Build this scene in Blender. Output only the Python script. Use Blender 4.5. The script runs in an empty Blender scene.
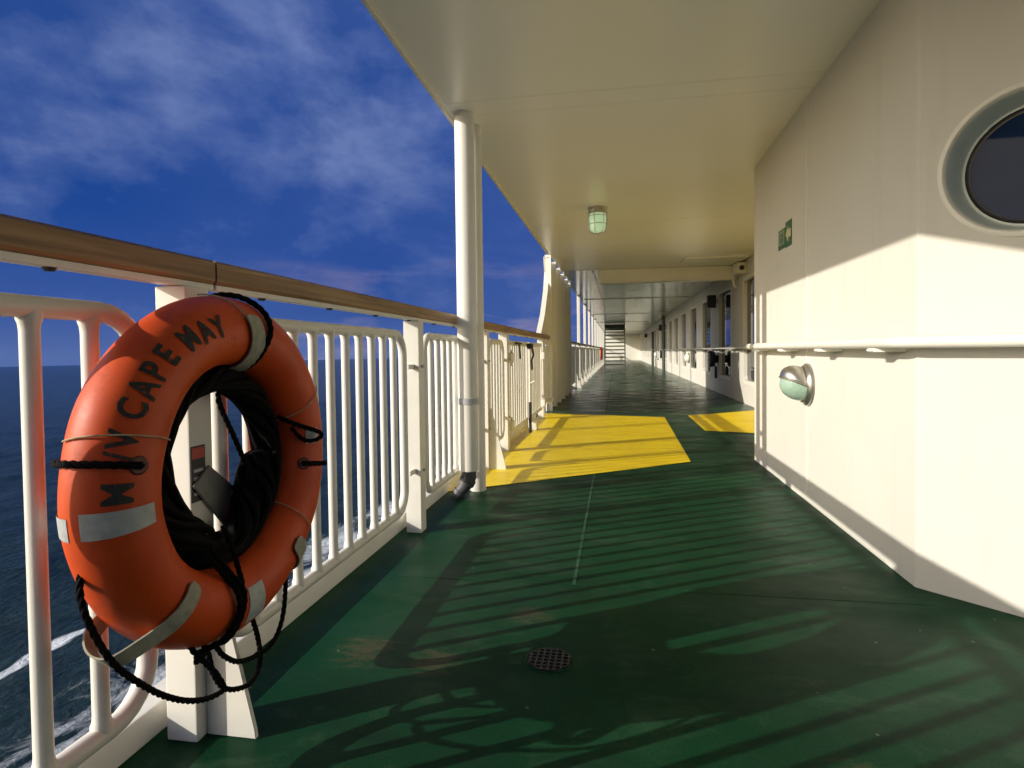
import bpy, bmesh, math, random
from mathutils import Vector, Matrix, noise
random.seed(4)
sc = bpy.context.scene
COL = sc.collection
R = math.radians
PI = math.pi

# ------------------------------------------------------------------ materials
def nt(name):
    m = bpy.data.materials.new(name); m.use_nodes = True
    t = m.node_tree
    return m, t, t.nodes['Principled BSDF']

def N(t, kind, **kw):
    n = t.nodes.new(kind)
    for k, v in kw.items():
        if k in n.inputs.keys(): n.inputs[k].default_value = v
        else: setattr(n, k, v)
    return n

def ramp(t, pts, interp='LINEAR'):
    r = t.nodes.new('ShaderNodeValToRGB'); cr = r.color_ramp; cr.interpolation = interp
    while len(cr.elements) > len(pts): cr.elements.remove(cr.elements[-1])
    while len(cr.elements) < len(pts): cr.elements.new(1)
    for e, (p, c) in zip(cr.elements, pts):
        e.position = p; e.color = (c[0], c[1], c[2], 1) if hasattr(c, '__len__') else (c, c, c, 1)
    return r

def math_n(t, op, a, b=None, clamp=False):
    n = t.nodes.new('ShaderNodeMath'); n.operation = op; n.use_clamp = clamp
    for i, v in enumerate((a, b)):
        if v is None: continue
        if isinstance(v, (int, float)): n.inputs[i].default_value = v
        else: t.links.new(v, n.inputs[i])
    return n.outputs[0]

def mix_c(t, fac, a, b, blend='MIX'):
    n = t.nodes.new('ShaderNodeMix'); n.data_type = 'RGBA'; n.blend_type = blend
    for s, v in ((n.inputs[0], fac), (n.inputs[6], a), (n.inputs[7], b)):
        if isinstance(v, (int, float)): s.default_value = v
        elif isinstance(v, (tuple, list)): s.default_value = (v[0], v[1], v[2], 1)
        else: t.links.new(v, s)
    return n.outputs[2]

def bump(t, p, h, strength=.2, dist=.01):
    b = t.nodes.new('ShaderNodeBump'); b.inputs['Strength'].default_value = strength; b.inputs['Distance'].default_value = dist
    t.links.new(h, b.inputs['Height']); t.links.new(b.outputs[0], p.inputs['Normal'])

def gpos(t):
    g = t.nodes.new('ShaderNodeNewGeometry'); return g.outputs['Position']

def noise_n(t, vec, scale, detail=4, rough=.55, dist=0.):
    n = t.nodes.new('ShaderNodeTexNoise'); n.inputs['Scale'].default_value = scale; n.inputs['Detail'].default_value = detail
    n.inputs['Roughness'].default_value = rough; n.inputs['Distortion'].default_value = dist
    if vec is not None: t.links.new(vec, n.inputs['Vector'])
    return n.outputs['Fac']

def mapping(t, vec, scale=(1, 1, 1), loc=(0, 0, 0)):
    m = t.nodes.new('ShaderNodeMapping'); m.inputs['Scale'].default_value = scale; m.inputs['Location'].default_value = loc
    t.links.new(vec, m.inputs['Vector']); return m.outputs[0]

def simple(name, c, rough=.5, metal=0., var=.12, scale=6., bmp=0., dirt=None, spec=.5, coat=0.):
    m, t, p = nt(name)
    v = gpos(t)
    f = noise_n(t, v, scale, 5)
    lo = tuple(x * (1 - var) for x in c); hi = tuple(min(1, x * (1 + var)) for x in c)
    r = ramp(t, [(.3, lo), (.7, hi)]); t.links.new(f, r.inputs[0])
    col = r.outputs[0]
    if dirt:
        d = noise_n(t, v, dirt[1], 6, .7)
        rr = ramp(t, [(dirt[2], 0.), (dirt[2] + .1, 1.)]); t.links.new(d, rr.inputs[0])
        col = mix_c(t, rr.outputs[0], col, dirt[0])
    t.links.new(col, p.inputs['Base Color'])
    p.inputs['Roughness'].default_value = rough; p.inputs['Metallic'].default_value = metal
    p.inputs['Specular IOR Level'].default_value = spec; p.inputs['Coat Weight'].default_value = coat
    if bmp: bump(t, p, noise_n(t, v, scale * 6, 3), bmp, .004)
    return m

M = {}
M['white'] = simple('white_gloss_paint', (.74, .71, .63), .5, var=.035, scale=1.6, bmp=.05, spec=.3)
def wall_mat():
    m, t, p = nt('white_wall_paint')
    v = gpos(t)
    f = noise_n(t, v, 1.1, 5); r = ramp(t, [(.3, (.605, .580, .515)), (.7, (.645, .620, .555))]); t.links.new(f, r.inputs[0])
    # faint runs of grime down the plating, thick brushed paint and slightly buckled plates
    g = noise_n(t, mapping(t, v, (7, 7, .5)), 1.6, 6, .65); rg = ramp(t, [(.56, 0.), (.80, .35)]); t.links.new(g, rg.inputs[0])
    c = mix_c(t, rg.outputs[0], r.outputs[0], (.50, .46, .37))
    t.links.new(c, p.inputs['Base Color']); p.inputs['Roughness'].default_value = .6; p.inputs['Specular IOR Level'].default_value = .07
    h = math_n(t, 'ADD', math_n(t, 'MULTIPLY', noise_n(t, v, 1.9, 2), 1.0), math_n(t, 'MULTIPLY', noise_n(t, mapping(t, v, (70, 70, 25)), 1., 3), .06))
    bump(t, p, h, .35, .03)
    return m
M['wall_paint'] = wall_mat()
M['porthole_glass'] = simple('navy_reflection_glass', (.010, .024, .070), .03, var=.2, scale=2, spec=.06)  # navy base colour stands in for blue sky reflected in the pane
M['seam'] = simple('worn_green_bead', (.035, .105, .062), .5, var=.3, scale=20, spec=.1)
M['rail_paint'] = simple('railing_paint', (.74, .715, .645), .36, var=.04, scale=8, bmp=.05, dirt=((.46, .30, .13), 4.2, .675))
M['cream'] = simple('cream_paint', (.88, .85, .76), .4, var=.04, scale=2.)
M['orange'] = simple('orange_plastic', (.60, .068, .007), .46, var=.12, scale=5, bmp=.14, dirt=((.36, .045, .008), 9., .62), spec=.32)
M['black_rope'] = simple('black_rope', (.0045, .0042, .0042), .85, var=.4, scale=60, spec=.12)
M['letter'] = simple('black_stencil_paint', (.030, .031, .029), .65, var=.35, scale=40, dirt=((.26, .07, .03), 70., .58), spec=.3)
M['tape'] = simple('grey_reflective_tape', (.42, .44, .44), .5, var=.15, scale=60, bmp=.2)
M['strap'] = simple('grey_webbing', (.34, .325, .255), .75, var=.15, scale=50, spec=.2)
M['twine'] = simple('beige_twine', (.42, .33, .20), .8, var=.2, scale=60, spec=.1)
M['steel'] = simple('brushed_steel', (.50, .47, .42), .28, .9, var=.08, scale=30)
M['black_iron'] = simple('black_iron', (.02, .02, .02), .5, var=.3, scale=30)
M['grey_pvc'] = simple('dark_grey_plastic', (.075, .075, .08), .5, var=.2, scale=20)
M['green_sign'] = simple('green_sign_vinyl', (.03, .12, .045), .4, var=.05)
M['sign_white'] = simple('cream_sign_vinyl', (.62, .58, .33), .45, var=.05)
M['sign_pale'] = simple('pale_green_vinyl', (.30, .34, .24), .45, var=.05)
M['grey_plate'] = simple('dull_grey_plate', (.20, .195, .185), .5, .3, var=.15, scale=30)
M['red'] = simple('red_sticker', (.45, .04, .02), .4, var=.05)
M['porthole_paint'] = simple('grey_green_paint', (.68, .73, .69), .4, var=.05, scale=8)
M['gasket'] = simple('black_gasket', (.012, .012, .013), .45, var=.2)
M['hull'] = simple('hull_paint', (.6, .6, .58), .4, var=.05)
M['stair_dark'] = simple('dark_stair_paint', (.05, .06, .045), .5, var=.15)

def ring_mat():
    m, t, p = nt('weathered_orange_plastic')
    v = gpos(t)
    f = noise_n(t, v, 5, 5); r = ramp(t, [(.3, (.50, .052, .006)), (.7, (.66, .082, .010))]); t.links.new(f, r.inputs[0])
    c = r.outputs[0]
    sc_ = noise_n(t, mapping(t, v, (30, 140, 22)), 1.0, 6, .75, 1.5); rs = ramp(t, [(.66, 0.), (.73, .6)]); t.links.new(sc_, rs.inputs[0])
    c = mix_c(t, rs.outputs[0], c, (.70, .20, .08))
    gr = noise_n(t, v, 13, 8, .72); rg = ramp(t, [(.56, 0.), (.74, .6)]); t.links.new(gr, rg.inputs[0])
    c = mix_c(t, rg.outputs[0], c, (.25, .035, .010))
    t.links.new(c, p.inputs['Base Color']); rr = ramp(t, [(.3, .40), (.7, .60)]); t.links.new(gr, rr.inputs[0]); t.links.new(rr.outputs[0], p.inputs['Roughness'])
    p.inputs['Specular IOR Level'].default_value = .32
    h = math_n(t, 'ADD', math_n(t, 'MULTIPLY', noise_n(t, v, 26, 4), .5), math_n(t, 'MULTIPLY', sc_, .25)); bump(t, p, h, .25, .004)
    return m
M['orange'] = ring_mat()
def glass():
    m, t, p = nt('dark_window_glass')
    f = noise_n(t, gpos(t), .7, 2)
    r = ramp(t, [(.35, (.010, .013, .014)), (.7, (.022, .028, .03))]); t.links.new(f, r.inputs[0])
    t.links.new(r.outputs[0], p.inputs['Base Color'])
    p.inputs['Roughness'].default_value = .03; p.inputs['IOR'].default_value = 1.5
    return m
M['glass'] = glass()

def lampglass():
    m, t, p = nt('green_lamp_glass')
    p.inputs['Base Color'].default_value = (.50, .66, .46, 1); p.inputs['Roughness'].default_value = .12
    f = noise_n(t, gpos(t), 60, 2); bump(t, p, f, .3, .004)
    p.inputs['Emission Color'].default_value = (.62, .9, .55, 1); p.inputs['Emission Strength'].default_value = .28
    return m
M['lamp_glass'] = lampglass()
def lamp2():
    m, t, p = nt('clear_green_glass')
    p.inputs['Base Color'].default_value = (.30, .42, .33, 1); p.inputs['Roughness'].default_value = .06
    bump(t, p, noise_n(t, gpos(t), 45, 1), .5, .006)
    return m
M['wall_lamp_glass'] = lamp2()

def wood():
    m, t, p = nt('varnished_teak')
    v = gpos(t)
    g = mapping(t, v, (55, 1.6, 55))
    f = noise_n(t, g, 1.0, 6, .6, .4)
    r = ramp(t, [(.28, (.15, .080, .034)), (.5, (.30, .178, .082)), (.72, (.45, .295, .15))]); t.links.new(f, r.inputs[0])
    f2 = noise_n(t, mapping(t, v, (6, .8, 6)), 1.5, 3)
    r2 = ramp(t, [(.3, .75), (.7, 1.1)]); t.links.new(f2, r2.inputs[0])
    c = mix_c(t, 1., r.outputs[0], r2.outputs[0], 'MULTIPLY')
    t.links.new(c, p.inputs['Base Color']); p.inputs['Roughness'].default_value = .55
    bump(t, p, f, .15, .003)
    return m
M['teak'] = wood()

def deck():
    m, t, p = nt('green_deck_coating')
    v = gpos(t)
    big = noise_n(t, v, 1.3, 6, .62)
    r = ramp(t, [(.30, (.0030, .028, .0112)), (.50, (.0058, .0415, .0173)), (.72, (.0125, .062, .0275))]); t.links.new(big, r.inputs[0])
    fine = noise_n(t, v, 210, 2, .7)
    rf = ramp(t, [(.3, .66), (.7, 1.36)]); t.links.new(fine, rf.inputs[0])
    c = mix_c(t, 1., r.outputs[0], rf.outputs[0], 'MULTIPLY')
    # worn, trodden coating: pale patches, plus the far deck's greyish sheen put into the colour
    sep = t.nodes.new('ShaderNodeSeparateXYZ'); t.links.new(v, sep.inputs[0])
    far = math_n(t, 'MULTIPLY', math_n(t, 'DIVIDE', math_n(t, 'SUBTRACT', sep.outputs[1], 4.), 9., True), .16)
    sc1 = noise_n(t, mapping(t, v, (2.0, 3.2, 1)), 1.7, 9, .72, .5)
    rs = ramp(t, [(.53, 0.), (.76, .5)]); t.links.new(math_n(t, 'ADD', sc1, math_n(t, 'MULTIPLY', far, 2.2)), rs.inputs[0])
    c = mix_c(t, rs.outputs[0], c, (.062, .108, .066))
    dk = noise_n(t, mapping(t, v, (1.2, 2.6, 1), (3, 1, 0)), 1.1, 7, .68)
    rdk = ramp(t, [(.52, 0.), (.68, .6)]); t.links.new(dk, rdk.inputs[0])
    c = mix_c(t, rdk.outputs[0], c, (.009, .024, .015))
    # scratches
    s2 = noise_n(t, mapping(t, v, (1.6, 22, 1)), 3.2, 5, .7, 1.2)
    rs2 = ramp(t, [(.68, 0.), (.76, .35)]); t.links.new(s2, rs2.inputs[0])
    c = mix_c(t, rs2.outputs[0], c, (.10, .15, .11))
    # rusty scrapes
    ru = noise_n(t, mapping(t, v, (3.2, 7, 1), (.3, 1.7, 0)), 1.5, 7, .7, .3)
    rr = ramp(t, [(.65, 0.), (.74, .5)]); t.links.new(ru, rr.inputs[0])
    c = mix_c(t, rr.outputs[0], c, (.13, .075, .042))
    for (wx, wy, wr) in ((-.76, 1.70, .16), (-.53, 1.66, .13), (-.30, 2.0, .12), (.5, 1.3, .15)):
        dn = t.nodes.new('ShaderNodeVectorMath'); dn.operation = 'DISTANCE'; t.links.new(v, dn.inputs[0]); dn.inputs[1].default_value = (wx, wy, 0)
        near_ = math_n(t, 'SUBTRACT', 1., math_n(t, 'DIVIDE', dn.outputs['Value'], wr), True)
        wn_ = noise_n(t, mapping(t, v, (5, 14, 1)), 3.0, 7, .72, .5)
        rw_ = ramp(t, [(.50, 0.), (.70, .5)]); t.links.new(math_n(t, 'ADD', math_n(t, 'MULTIPLY', near_, .32), math_n(t, 'SUBTRACT', wn_, .12)), rw_.inputs[0])
        c = mix_c(t, math_n(t, 'MULTIPLY', rw_.outputs[0], math_n(t, 'MULTIPLY', near_, 2., True)), c, (.12, .085, .050))
    # small chips
    vo = t.nodes.new('ShaderNodeTexVoronoi'); vo.inputs['Scale'].default_value = 8.5; t.links.new(v, vo.inputs['Vector'])
    rv = ramp(t, [(.022, 1.), (.05, 0.)]); t.links.new(vo.outputs['Distance'], rv.inputs[0])
    c = mix_c(t, math_n(t, 'MULTIPLY', rv.outputs[0], .75), c, (.20, .22, .17))
    t.links.new(c, p.inputs['Base Color'])
    ro = noise_n(t, mapping(t, v, (1, 2.2, 1)), 1.8, 5, .6)
    rro = ramp(t, [(.3, .30), (.7, .54)]); t.links.new(ro, rro.inputs[0])
    t.links.new(math_n(t, 'SUBTRACT', rro.outputs[0], far), p.inputs['Roughness'])     # damp, shinier coating further along
    h = math_n(t, 'ADD', math_n(t, 'MULTIPLY', fine, .3), noise_n(t, v, 9, 4))
    bump(t, p, h, .22, .006)
    t.links.new(math_n(t, 'ADD', math_n(t, 'MULTIPLY', far, .9), .05), p.inputs['Specular IOR Level'])
    return m
M['deck'] = deck()

def yellow():
    m, t, p = nt('yellow_deck_paint')
    v = gpos(t)
    f = noise_n(t, mapping(t, v, (1, 2.5, 1)), 2.2, 7, .65)
    r = ramp(t, [(.28, (.68, .47, .003)), (.5, (.84, .61, .003)), (.75, (.90, .69, .010))]); t.links.new(f, r.inputs[0])
    d = noise_n(t, mapping(t, v, (2, 5, 1)), 3, 9, .75)
    rd = ramp(t, [(.56, 0.), (.70, .6)]); t.links.new(d, rd.inputs[0])
    c = mix_c(t, rd.outputs[0], r.outputs[0], (.30, .20, .02))
    t.links.new(c, p.inputs['Base Color']); p.inputs['Roughness'].default_value = .45
    bump(t, p, noise_n(t, v, 120, 3), .2, .004)
    return m
M['yellow'] = yellow()

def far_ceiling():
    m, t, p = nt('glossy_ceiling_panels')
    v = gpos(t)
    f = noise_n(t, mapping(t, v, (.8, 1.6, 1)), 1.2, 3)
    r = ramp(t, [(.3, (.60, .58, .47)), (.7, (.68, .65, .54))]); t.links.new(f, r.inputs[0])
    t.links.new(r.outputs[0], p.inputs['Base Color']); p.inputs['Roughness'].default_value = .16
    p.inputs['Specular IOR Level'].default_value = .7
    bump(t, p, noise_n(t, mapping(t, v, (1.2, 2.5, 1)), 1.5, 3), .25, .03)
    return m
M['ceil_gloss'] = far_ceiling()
def near_ceiling():
    m, t, p = nt('cream_ceiling_paint')
    v = gpos(t)
    f = noise_n(t, v, .9, 4)
    r = ramp(t, [(.3, (.88, .855, .80)), (.7, (.92, .897, .85))]); t.links.new(f, r.inputs[0])
    t.links.new(r.outputs[0], p.inputs['Base Color'])
    p.inputs['Roughness'].default_value = .30
    h = math_n(t, 'ADD', noise_n(t, mapping(t, v, (.9, 1.4, 1)), 1.1, 3), math_n(t, 'MULTIPLY', noise_n(t, v, 70, 2), .02))
    bump(t, p, h, .18, .02)
    return m
M['ceiling'] = near_ceiling()

def sea_mat():
    m, t, p = nt('sea_water')
    v = gpos(t)
    sep = t.nodes.new('ShaderNodeSeparateXYZ'); t.links.new(v, sep.inputs[0])
    x, y = sep.outputs[0], sep.outputs[1]
    n1 = noise_n(t, mapping(t, v, (1, .55, 1)), .55, 8, .62, .3)
    n2 = noise_n(t, mapping(t, v, (1, .6, 1)), 2.6, 6, .65, .8)
    # foam of the ship's wash: a thin crest about 18 m out, broken patches inside it
    wig = math_n(t, 'MULTIPLY', math_n(t, 'SUBTRACT', noise_n(t, v, .12, 3), .5), 5.)
    xc = math_n(t, 'ADD', x, wig)
    dcr = math_n(t, 'ABSOLUTE', math_n(t, 'ADD', xc, 19.2))
    crest = math_n(t, 'SUBTRACT', 1., math_n(t, 'DIVIDE', dcr, .55), True)
    crest = math_n(t, 'MULTIPLY', crest, math_n(t, 'SUBTRACT', 1., math_n(t, 'DIVIDE', math_n(t, 'SUBTRACT', y, 18.), 12.), True))
    crest = math_n(t, 'MULTIPLY', crest, math_n(t, 'ADD', n2, .35))
    rcr = ramp(t, [(.30, 0.), (.55, 1.)]); t.links.new(crest, rcr.inputs[0])
    band = math_n(t, 'SUBTRACT', 1., math_n(t, 'DIVIDE', math_n(t, 'ABSOLUTE', math_n(t, 'ADD', xc, 13.8)), 4.4), True)
    patch = noise_n(t, mapping(t, v, (1, .42, 1)), .5, 9, .72, .9)
    pb = math_n(t, 'MULTIPLY', math_n(t, 'POWER', band, .4), math_n(t, 'MULTIPLY', patch, 1.13))
    rpb = ramp(t, [(.44, 0.), (.56, .75), (.7, 1.)]); t.links.new(pb, rpb.inputs[0])
    foam = math_n(t, 'MAXIMUM', rcr.outputs[0], rpb.outputs[0])
    # a few distant whitecaps
    wc = noise_n(t, mapping(t, v, (.5, .16, 1)), .22, 7, .7)
    rwc = ramp(t, [(.735, 0.), (.77, .6)]); t.links.new(wc, rwc.inputs[0])
    foam = math_n(t, 'MAXIMUM', foam, rwc.outputs[0])
    rb = ramp(t, [(.35, (.010, .023, .025)), (.7, (.022, .044, .046))]); t.links.new(n1, rb.inputs[0])
    c = mix_c(t, foam, rb.outputs[0], (.62, .66, .68))
    t.links.new(c, p.inputs['Base Color'])
    t.links.new(math_n(t, 'ADD', math_n(t, 'MULTIPLY', foam, .5), .16), p.inputs['Roughness'])
    p.inputs['IOR'].default_value = 1.33; p.inputs['Specular IOR Level'].default_value = .13
    h = math_n(t, 'ADD', n1, math_n(t, 'MULTIPLY', n2, .35))
    bump(t, p, h, 1.0, .55)
    return m
M['sea'] = sea_mat()

# ------------------------------------------------------------------ mesh helpers
class MB:
    def __init__(s): s.bm = bmesh.new()
    def box(s, x0, x1, y0, y1, z0, z1, bev=0., mat=None):
        r = bmesh.ops.create_cube(s.bm, size=1)
        vs = r['verts']
        for v in vs:
            v.co = Vector(((x0 + x1) / 2 + v.co.x * (x1 - x0), (y0 + y1) / 2 + v.co.y * (y1 - y0), (z0 + z1) / 2 + v.co.z * (z1 - z0)))
        if mat is not None:
            for v in vs: v.co = mat @ v.co
        if bev:
            es = list({e for v in vs for e in v.link_edges})
            bmesh.ops.bevel(s.bm, geom=es, offset=bev, segments=2, affect='EDGES', profile=.6)
        return s
    def tube(s, pts, r, seg=12, closed=False, caps=True):
        pts = [Vector(p) for p in pts]
        n = len(pts); rings = []
        rad = r if hasattr(r, '__len__') else [r] * n
        up = None
        for i, p in enumerate(pts):
            a = pts[(i - 1) % n] if (closed or i > 0) else p
            b = pts[(i + 1) % n] if (closed or i < n - 1) else p
            d = (b - a).normalized()
            if up is None:
                up = d.orthogonal().normalized()
            up = (up - d * up.dot(d))
            if up.length < 1e-6: up = d.orthogonal()
            up.normalize()
            w = d.cross(up)
            rings.append([s.bm.verts.new(p + (up * math.cos(2 * PI * k / seg) + w * math.sin(2 * PI * k / seg)) * rad[i]) for k in range(seg)])
        m = n if closed else n - 1
        for i in range(m):
            A, B = rings[i], rings[(i + 1) % n]
            off = 0
            if closed and i == n - 1:
                off = min(range(seg), key=lambda o: (A[0].co - B[o].co).length)
            for k in range(seg):
                s.bm.faces.new((A[k], A[(k + 1) % seg], B[(k + 1 + off) % seg], B[(k + off) % seg]))
        if not closed and caps:
            s.bm.faces.new(list(reversed(rings[0]))); s.bm.faces.new(rings[-1])
        return s
    def ribbon(s, path, widths, normals, th):
        """thick flat band: path points, side vectors (half width) and outward normals"""
        A = []
        for p, w, nn in zip(path, widths, normals):
            p = Vector(p); w = Vector(w); nn = Vector(nn) * th
            A.append([s.bm.verts.new(q) for q in (p - w, p + w, p + w + nn, p - w + nn)])
        for a, b in zip(A, A[1:]):
            for k in range(4):
                s.bm.faces.new((a[k], a[(k + 1) % 4], b[(k + 1) % 4], b[k]))
        s.bm.faces.new(list(reversed(A[0]))); s.bm.faces.new(A[-1])
        return s
    def lathe(s, prof, seg=32, mat=None):
        rings = []
        for (r, z) in prof:
            if r < 1e-6:
                rings.append([s.bm.verts.new((0, 0, z))])
            else:
                rings.append([s.bm.verts.new((r * math.cos(2 * PI * k / seg), r * math.sin(2 * PI * k / seg), z)) for k in range(seg)])
        for A, B in zip(rings, rings[1:]):
            for k in range(seg):
                a0, a1 = A[k % len(A)], A[(k + 1) % len(A)]
                b0, b1 = B[k % len(B)], B[(k + 1) % len(B)]
                f = []
                for q in (a0, a1, b1, b0):
                    if q not in f: f.append(q)
                if len(f) >= 3: s.bm.faces.new(f)
        if mat is not None:
            for ring in rings:
                for v in ring: v.co = mat @ v.co
        return s
    def prism(s, pts, ax, a0, a1, bev=0.):
        """polygon extruded along axis ax (0,1,2) from a0 to a1; pts in the other two axes, in order"""
        def mk(p, a):
            c = [0, 0, 0]; o = [i for i in range(3) if i != ax]
            c[ax] = a; c[o[0]] = p[0]; c[o[1]] = p[1]; return s.bm.verts.new(c)
        A = [mk(p, a0) for p in pts]; B = [mk(p, a1) for p in pts]; n = len(pts)
        fs = [s.bm.faces.new(A), s.bm.faces.new(list(reversed(B)))]
        for k in range(n): fs.append(s.bm.faces.new((A[k], B[k], B[(k + 1) % n], A[(k + 1) % n])))
        if bev:
            es = list({e for f in fs for e in f.edges})
            bmesh.ops.bevel(s.bm, geom=es, offset=bev, segments=2, affect='EDGES')
        return s
    def build(s, name, mat, parent=None, smooth=True, fix=True):
        if fix: bmesh.ops.recalc_face_normals(s.bm, faces=s.bm.faces[:])
        me = bpy.data.meshes.new(name); s.bm.to_mesh(me); s.bm.free()
        if smooth:
            me.polygons.foreach_set('use_smooth', [True] * len(me.polygons))
            try: me.set_sharp_from_angle(angle=R(38))
            except Exception: pass
        wn = smooth and len(me.polygons) < 1500
        me.materials.append(M[mat] if isinstance(mat, str) else mat)
        o = bpy.data.objects.new(name, me); COL.objects.link(o)
        if wn:
            w = o.modifiers.new('weighted', 'WEIGHTED_NORMAL'); w.keep_sharp = True; w.weight = 80
        if parent: 
            o.parent = parent
            o.matrix_parent_inverse = Matrix.Translation(-parent.location) if parent.type == 'EMPTY' and parent.parent is None else Matrix()
        return o

def tag(o, label=None, cat=None, group=None, kind=None):
    for k, v in (('label', label), ('category', cat), ('group', group), ('kind', kind)):
        if v: o[k] = v
    return o
def empty(name, loc, label, cat, group=None, kind=None):
    o = bpy.data.objects.new(name, None); COL.objects.link(o); o.location = loc; o.empty_display_size = .1
    return tag(o, label, cat, group, kind)
def copy_thing(root, dloc, label, group=None):
    r = root.copy(); COL.objects.link(r); r.location = root.location + Vector(dloc)
    r['label'] = label
    if group: r['group'] = group
    for ch in kids[root.name] if root.name in kids else [c for c in COL.objects if c.parent == root]:
        c = ch.copy(); COL.objects.link(c); c.parent = r; c.matrix_parent_inverse = ch.matrix_parent_inverse.copy()
        for g in [x for x in COL.objects if x.parent == ch]:
            d = g.copy(); COL.objects.link(d); d.parent = c
    return r
kids = {}

def arc(cx, cz, r, a0, a1, n):
    return [(cx + r * math.cos(R(a0 + (a1 - a0) * i / n)), cz + r * math.sin(R(a0 + (a1 - a0) * i / n))) for i in range(n + 1)]

# ------------------------------------------------------------------ setting
ORD = ['first', 'second', 'third', 'fourth', 'fifth', 'sixth', 'seventh', 'eighth', 'ninth', 'tenth', 'eleventh', 'twelfth', 'thirteenth', 'fourteenth',
       'fifteenth', 'sixteenth', 'seventeenth', 'eighteenth', 'nineteenth', 'twentieth', 'twenty-first', 'twenty-second', 'twenty-third', 'twenty-fourth', 'twenty-fifth', 'twenty-sixth', 'twenty-seventh', 'twenty-eighth']
YEND = 55.0
XW = 2.07          # far deckhouse wall
XN = 1.095         # near cabin wall
ZC = 2.35          # ceiling

def make_sea():
    b = MB()
    def axis(lo, hi, step, far):
        a = [lo + step * i for i in range(int((hi - lo) / step) + 1)]
        s = step; x = a[-1]; up = []
        while x < far: s *= 1.35; x += s; up.append(x)
        s = step; x = a[0]; dn = []
        while x > -far: s *= 1.35; x -= s; dn.append(x)
        return dn[::-1] + a + up
    xs = axis(-70, 0, .7, 26000); ys = axis(-10, 120, .8, 26000)
    V = []
    for x in xs:      # the ship heels and trims slightly against the sea
        row = []
        for y in ys:
            d = math.hypot(x, y)
            amp = max(0., 1 - d / 260.)
            z = 0.
            if amp > 0:
                z = amp * (.34 * noise.noise(Vector((x * .13, y * .07, 1.3))) + .20 * noise.noise(Vector((x * .35, y * .22, 7.1))) + .10 * noise.noise(Vector((x * .8, y * .6, 3.))))
            row.append(b.bm.verts.new((x, y, -9 + z + .011 * x - .0043 * y)))
        V.append(row)
    for i in range(len(xs) - 1):
        for j in range(len(ys) - 1):
            b.bm.faces.new((V[i][j], V[i + 1][j], V[i + 1][j + 1], V[i][j + 1]))
    return tag(b.build('sea', 'sea'), kind='structure')
make_sea()

b = MB(); b.box(-1.15, 6.0, -7, YEND + .3, -.2, 0)
tag(b.build('deck', 'deck', smooth=False), kind='structure')
b = MB(); b.box(-1.13, 18, -30, 90, -9.6, -.204)
tag(b.build('ship_hull', 'hull', smooth=False), kind='structure')
# weld seams in the deck plating (real raised beads)
b = MB()
b.box(-.176, -.164, 2.29, 7.45, .0, .0022); b.box(-.176, -.164, 7.453, 40, .0, .0018)
tag(b.build('deck_seam', 'seam', smooth=False), kind='structure')
b = MB(); b.box(-.1725, -.1675, 4.42, 8.45, .0023, .0052); tag(b.build('deck_seam', 'yellow', smooth=False), kind='structure')
b = MB(); b.box(-.9, 1.08, 2.283, 2.290, .0, .0009)
b.box(-.9, 1.08, 5.95, 5.958, .0, .0009); b.box(-.9, 2.0, 11.2, 11.21, .0, .0012)
tag(b.build('deck_seam', 'deck', smooth=False), kind='structure')
b = MB()
vs = [b.bm.verts.new(p) for p in ((-1.08, 3.72, .004), (.575, 4.95, .004), (.62, 8.22, .004), (-1.08, 8.62, .004))]
b.bm.faces.new(vs)
tag(b.build('yellow_deck_marking', 'yellow', smooth=False), kind='structure')
b = MB()
vs = [b.bm.verts.new(p) for p in ((.95, 6.88, .004), (1.44, 6.72, .004), (2.05, 6.6, .004), (2.05, 9.28, .004), (1.45, 8.8, .004), (.945, 8.46, .004))]
b.bm.faces.new(vs)
tag(b.build('yellow_deck_marking', 'yellow', smooth=False), kind='structure')
b = MB(); b.box(-1.15, -1.08, -7, 8.0, .001, .075, .006)
tag(b.build('deck_kerb', 'rail_paint'), kind='structure')
b = MB(); b.box(-1.15, -1.08, 12.9, YEND, .001, .075, .006)
tag(b.build('deck_kerb', 'rail_paint'), kind='structure')
# ceiling
b = MB(); b.box(-.99, 6, -7, 10.9, ZC, ZC + .3)
tag(b.build('ceiling', 'ceiling', smooth=False), kind='structure')
b = MB()
for xs_ in (.045,): b.box(xs_ - .004, xs_ + .004, -6.9, 10.85, ZC - .0016, ZC - .0001)
for ys_ in (-1.2, 1.55, 3.42, 3.62, 6.9, 9.3): b.box(-.985, 1.09 if ys_ < 5 else 2.0, ys_ - .004, ys_ + .004, ZC - .0019, ZC - .0002)
tag(b.build('ceiling_seam', 'ceiling', smooth=False), kind='structure')
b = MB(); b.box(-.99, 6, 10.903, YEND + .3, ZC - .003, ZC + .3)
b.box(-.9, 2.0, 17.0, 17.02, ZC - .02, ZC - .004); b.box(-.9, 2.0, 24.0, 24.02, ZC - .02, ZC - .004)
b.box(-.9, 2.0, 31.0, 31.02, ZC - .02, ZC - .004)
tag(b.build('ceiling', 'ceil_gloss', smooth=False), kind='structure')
b = MB(); b.box(-1.013, -.992, -7, 8.9, ZC - .022, ZC + .3, .004)
tag(b.build('ceiling_edge', 'white'), kind='structure')
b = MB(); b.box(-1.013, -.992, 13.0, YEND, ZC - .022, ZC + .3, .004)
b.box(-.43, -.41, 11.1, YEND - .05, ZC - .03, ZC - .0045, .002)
tag(b.build('ceiling_edge', 'ceil_gloss'), kind='structure')
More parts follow.
